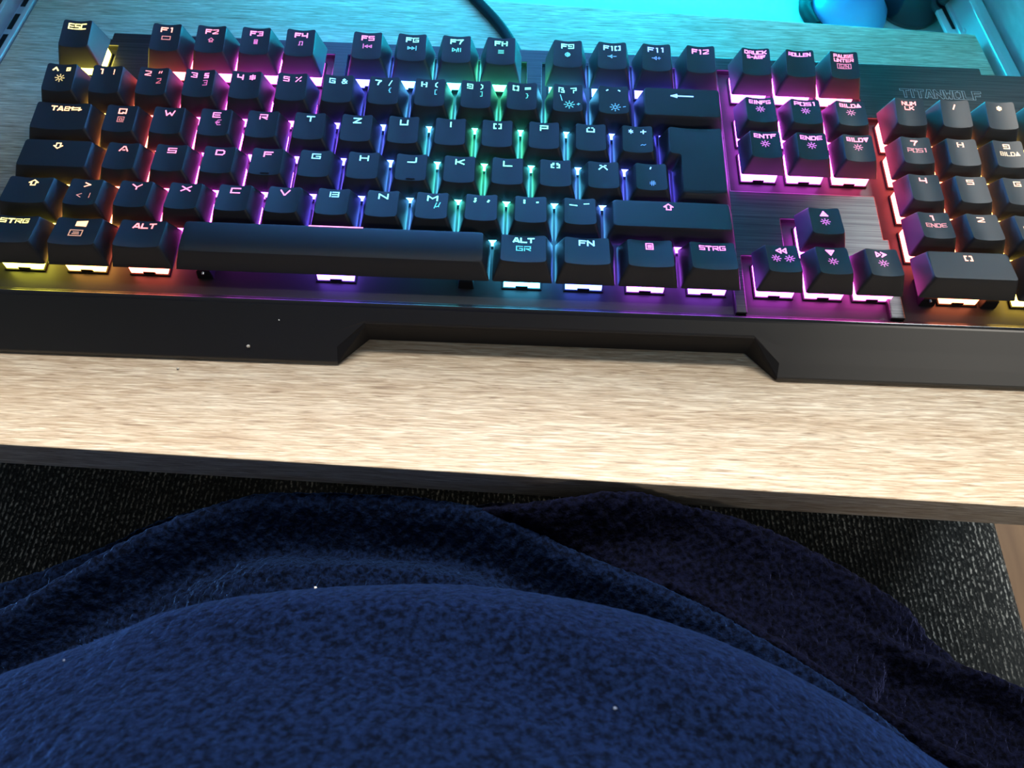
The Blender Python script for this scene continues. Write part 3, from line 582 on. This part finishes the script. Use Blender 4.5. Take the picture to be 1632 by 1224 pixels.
d, h = layer(X, Y, L1c); z1 = rollz(d, h, 16)+np.where(d > 0, d*.95+np.clip(d-60, 0, 999)*.6, 0)
db, _ = layer(X, Y, L1b); z1 = z1-np.where(d > 0, 7*sm(db/20)-4*sm((db-22)/30), 0)
d, h = layer(X, Y, L2c); d2 = d; z2 = rollz(d, h, 10)-np.where(d > 0, 19*sm((d-4)/17)*sm((300-X)/80)+7*sm(d/16)*sm((X-220)/80)-16*sm((d-20)/12)*sm((X-60)/60)*sm((260-X)/90), 0)
d, h = layer(X, Y, L2l, 3); z2l = rollz(d, h, 8)-np.where(d > 0, 6*sm(d/14), 0)
d, h = layer(X, Y, L3c, 2); z3 = rollz(d, h, 9)-np.where(d > 0, 13*sm((d-4)/16)*sm((300-X)/60)+6*sm(d/20), 0)
# the pocket between the two knees
z3 = z3-10*np.exp(-(((X-262)/14)**2+((Y+93)/8)**2))
d, h = layer(X, Y, L3b, 2.5); z3b = rollz(d, h+2, 7, 5)-np.where(d > 0, 15*sm(d/14), 0)
d, h = layer(X, Y, L3d, 2.5); z3d = rollz(d, h, 7, 5)-np.where(d > 0, 13*sm(d/12), 0)
d, h = layer(X, Y, Lf, 2.5); zf_ = rollz(d, h, 6, 3)-np.where(d > 0, 1.2*d, 0)
lap2 = np.maximum(z2, z2l); lap3 = np.maximum.reduce([z3, z3b, z3d, zf_]); lap3 = lap3-np.maximum(d2-3, 0)*2.5
def blur(A, s_):
    r_ = int(3*s_/STEP); k_ = np.exp(-.5*(np.arange(-r_, r_+1)*STEP/s_)**2); k_ /= k_.sum()
    P_ = np.pad(A, r_, mode='edge'); P_ = sum(k_[i]*P_[i:i+A.shape[0]] for i in range(2*r_+1)); return sum(k_[i]*P_[:, i:i+A.shape[1]] for i in range(2*r_+1))
bl = lambda A, q: (lambda B: np.where(B < -172, -400, B))(blur(np.maximum(A, -175), q))
lap2 = bl(lap2, .9); lap3 = bl(lap3, 1.3)
fuzz = lambda X, Y, sc_, amp: amp*((vnoise(X/sc_, Y/sc_, 1)-.5)*1.0+(vnoise(X/(sc_*.55)+7, Y/(sc_*.55), 2)-.5)*.7+(vnoise(X/(sc_*3), Y/(sc_*3), 5)-.5)*.8)
def sheet(name, Z, keep, mat_, parent):
    idx = -np.ones(X.shape, int); k2 = keep; idx[k2] = np.arange(k2.sum())
    v = np.stack([X[k2], Y[k2], Z[k2]], 1)*MM
    q = k2[:-1, :-1] & k2[1:, :-1] & k2[1:, 1:] & k2[:-1, 1:]
    f = np.stack([idx[:-1, :-1][q], idx[1:, :-1][q], idx[1:, 1:][q], idx[:-1, 1:][q]], 1)
    me = bpy.data.meshes.new(name); me.vertices.add(len(v)); me.vertices.foreach_set('co', v.ravel())
    me.loops.add(f.size); me.loops.foreach_set('vertex_index', f.ravel().astype(np.int32)); me.polygons.add(len(f))
    me.polygons.foreach_set('loop_start', np.arange(0, f.size, 4, dtype=np.int32)); me.polygons.foreach_set('loop_total', np.full(len(f), 4, np.int32))
    me.update(calc_edges=True); me.validate(); me.polygons.foreach_set('use_smooth', [True]*len(me.polygons)); me.materials.append(mat_)
    o = bpy.data.objects.new(name, me); C.objects.link(o); o.parent = parent; return o
def fleece(name, base, sheen, amt):
    m_ = mat(name, base, .95, spec=.05); N, L, B = nt(m_)
    B.inputs['Sheen Weight'].default_value = amt; B.inputs['Sheen Roughness'].default_value = .3; B.inputs['Sheen Tint'].default_value = (*sheen, 1)
    nz = noise(m_, s=520, detail=3, rough=.6); r = ramp(m_, nz.outputs[0], [(.38, tuple(c*.3 for c in base)), (.62, tuple(c*1.6 for c in base))]); L.new(r.outputs[0], B.inputs['Base Color'])
    bump(m_, nz.outputs[0], .8, .0012); return m_
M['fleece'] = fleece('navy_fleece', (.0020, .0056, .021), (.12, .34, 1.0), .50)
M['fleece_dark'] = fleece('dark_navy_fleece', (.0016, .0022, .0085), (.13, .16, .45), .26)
PE = empty('person', (0, 0, ZT)); tag(PE, 'person seated at the tray wearing a navy blue fleece robe, lap and belly showing', 'person')
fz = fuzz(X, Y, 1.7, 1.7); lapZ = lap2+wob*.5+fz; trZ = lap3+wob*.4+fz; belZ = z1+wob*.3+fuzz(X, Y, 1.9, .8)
sheet('robe_lap', lapZ, (lap2 > -168) & (z1 < lap2+25), M['fleece'], PE)
sheet('lap_far', trZ, (lap3 > -168) & (lap2 < lap3+25) & (z1 < lap3+25), M['fleece_dark'], PE)  # far lap folds, in the darker navy
sheet('robe_front', belZ, (z1 > -120) & (z1 > np.maximum(lap2, lap3)-40), M['fleece'], PE)

# ------------------------------------------------------------------ things behind the tray

def bp(x, y, z): return (x, y, z)
BL = []
# on the white shelf just behind the tray
mb = MB(); mb.tube(spline([(364, 207, -21.3), (361, 216, -21.3), (360, 226, -21.3), (364, 240, -21.3), (374, 256, -21.3), (380, 290, -21.3), (370, 330, -21.3)], 8), 3.6, 10)
o = wbuild(mb, 'black_cable', M['rubber'], smooth=True); tag(o, 'thick black cable end lying on the white shelf behind the tray', 'cable')
def lathe(prof, cx, cy, n=48, flute=0):
    v = []; f = []
    for r, z_ in prof: v += [(cx+r*(1+flute*math.cos(8*2*math.pi*q/n))*math.cos(2*math.pi*q/n), cy+r*(1+flute*math.cos(8*2*math.pi*q/n))*math.sin(2*math.pi*q/n), z_) for q in range(n)]
    for i in range(len(prof)-1):
        for q in range(n): f.append((i*n+q, i*n+(q+1) % n, (i+1)*n+(q+1) % n, (i+1)*n+q))
    f += [tuple(range(n))[::-1], tuple(range((len(prof)-1)*n, len(prof)*n))]
    mb = MB(); mb.add(v, f); return mb
M['glossy_black'] = mat('glossy_black', (.012, .012, .02), .14, spec=.8)
M['pale_plastic'] = mat('pale_blue_plastic', (.18, .42, .75), .35)
o = wbuild(lathe([(16, -25), (17.5, -22), (18, -12), (18, 14), (17.5, 22), (12, 25), (11, 26)], 421, 230), 'black_canister', M['glossy_black'], smooth=True)
tag(o, 'glossy black cylinder standing on the white shelf beside the right rail', 'canister')
o = wbuild(lathe([(21, -25), (21.3, -23), (20, -18), (16, -13), (10, -9.5), (4, -8), (1, -7.7)], 385, 224), 'shallow_bowl', M['pale_plastic'], smooth=True)
tag(o, 'pale blue upturned shallow bowl between the black cylinder and cable', 'bowl')
# end bracket of the right rail
mb = MB(); q = [(430, 190), (441.5, 188), (438.5, 262), (424, 262)]
mb.add([(a, b, -14) for a, b in q]+[(a, b, -12) for a, b in q], BF); mb.build('rail_bracket', M['white_steel'] if 'white_steel' in M else mat('zinc_plate', (.75, .77, .78), .4, metal=.2), DK, bevel=.0003)
mb = MB(); q = [(433.2, 198), (435, 198), (431.5, 240), (428.5, 240)]; mb.add([(a, b, -12.2) for a, b in q]+[(a, b, -11.5) for a, b in q], BF); mb.build('bracket_slot', M['black'], DK)
mb = MB(); mb.tube([(438.3, 193.5, -12), (438.3, 193.5, -8.5)], 1.9, 12); mb.build('bracket_screw', M['steel'], DK)

# ------------------------------------------------------------------ crumbs and lint
M['crumb'] = mat('crumb_white', (.75, .72, .66), .8)
M['lint'] = mat('lint_grey', (.16, .20, .30), .9)
def crumb(loc, r, label, cat='crumb', seed=0, m_='crumb'):
    rr = random.Random(seed); bm = bmesh.new(); bmesh.ops.create_icosphere(bm, subdivisions=1, radius=r*MM)
    for v in bm.verts: v.co *= rr.uniform(.6, 1.25)
    me = bpy.data.meshes.new(cat); bm.to_mesh(me); bm.free(); me.materials.append(M[m_])
    o = bpy.data.objects.new(cat, me); C.objects.link(o); o.location = Wp(*loc); tag(o, label, cat)
crumb((99, -32.1, 6.2), .75, 'white crumb on the sloping left wing of the keyboard front', seed=1)
crumb((111.2, -25.1, 14.1), .35, 'tiny grey speck high on the left wing of the keyboard front', 'speck', seed=2)
crumb((72.2, -39.9, .4), .6, 'pale crumb on the oak tray just below the keyboard left wing', seed=3)
hz = lambda x, y: float(max(belZ[int((x+150)/STEP), int((y+330)/STEP)], lapZ[int((x+150)/STEP), int((y+330)/STEP)]))
crumb((143.6, -131.5, hz(143.6, -131.5)+.3), .42, 'white lint dot on the upper rim of the blue fleece belly', 'lint', seed=4)
crumb((226, -168, hz(226, -168)+.3), .45, 'lone lint dot low in the middle of the fleece front', 'lint', seed=5, m_='lint')
crumb((80.4, -156, hz(80.4, -156)+.3), .35, 'pale lint dot at the left of the fleece front', 'lint', seed=6, m_='lint')
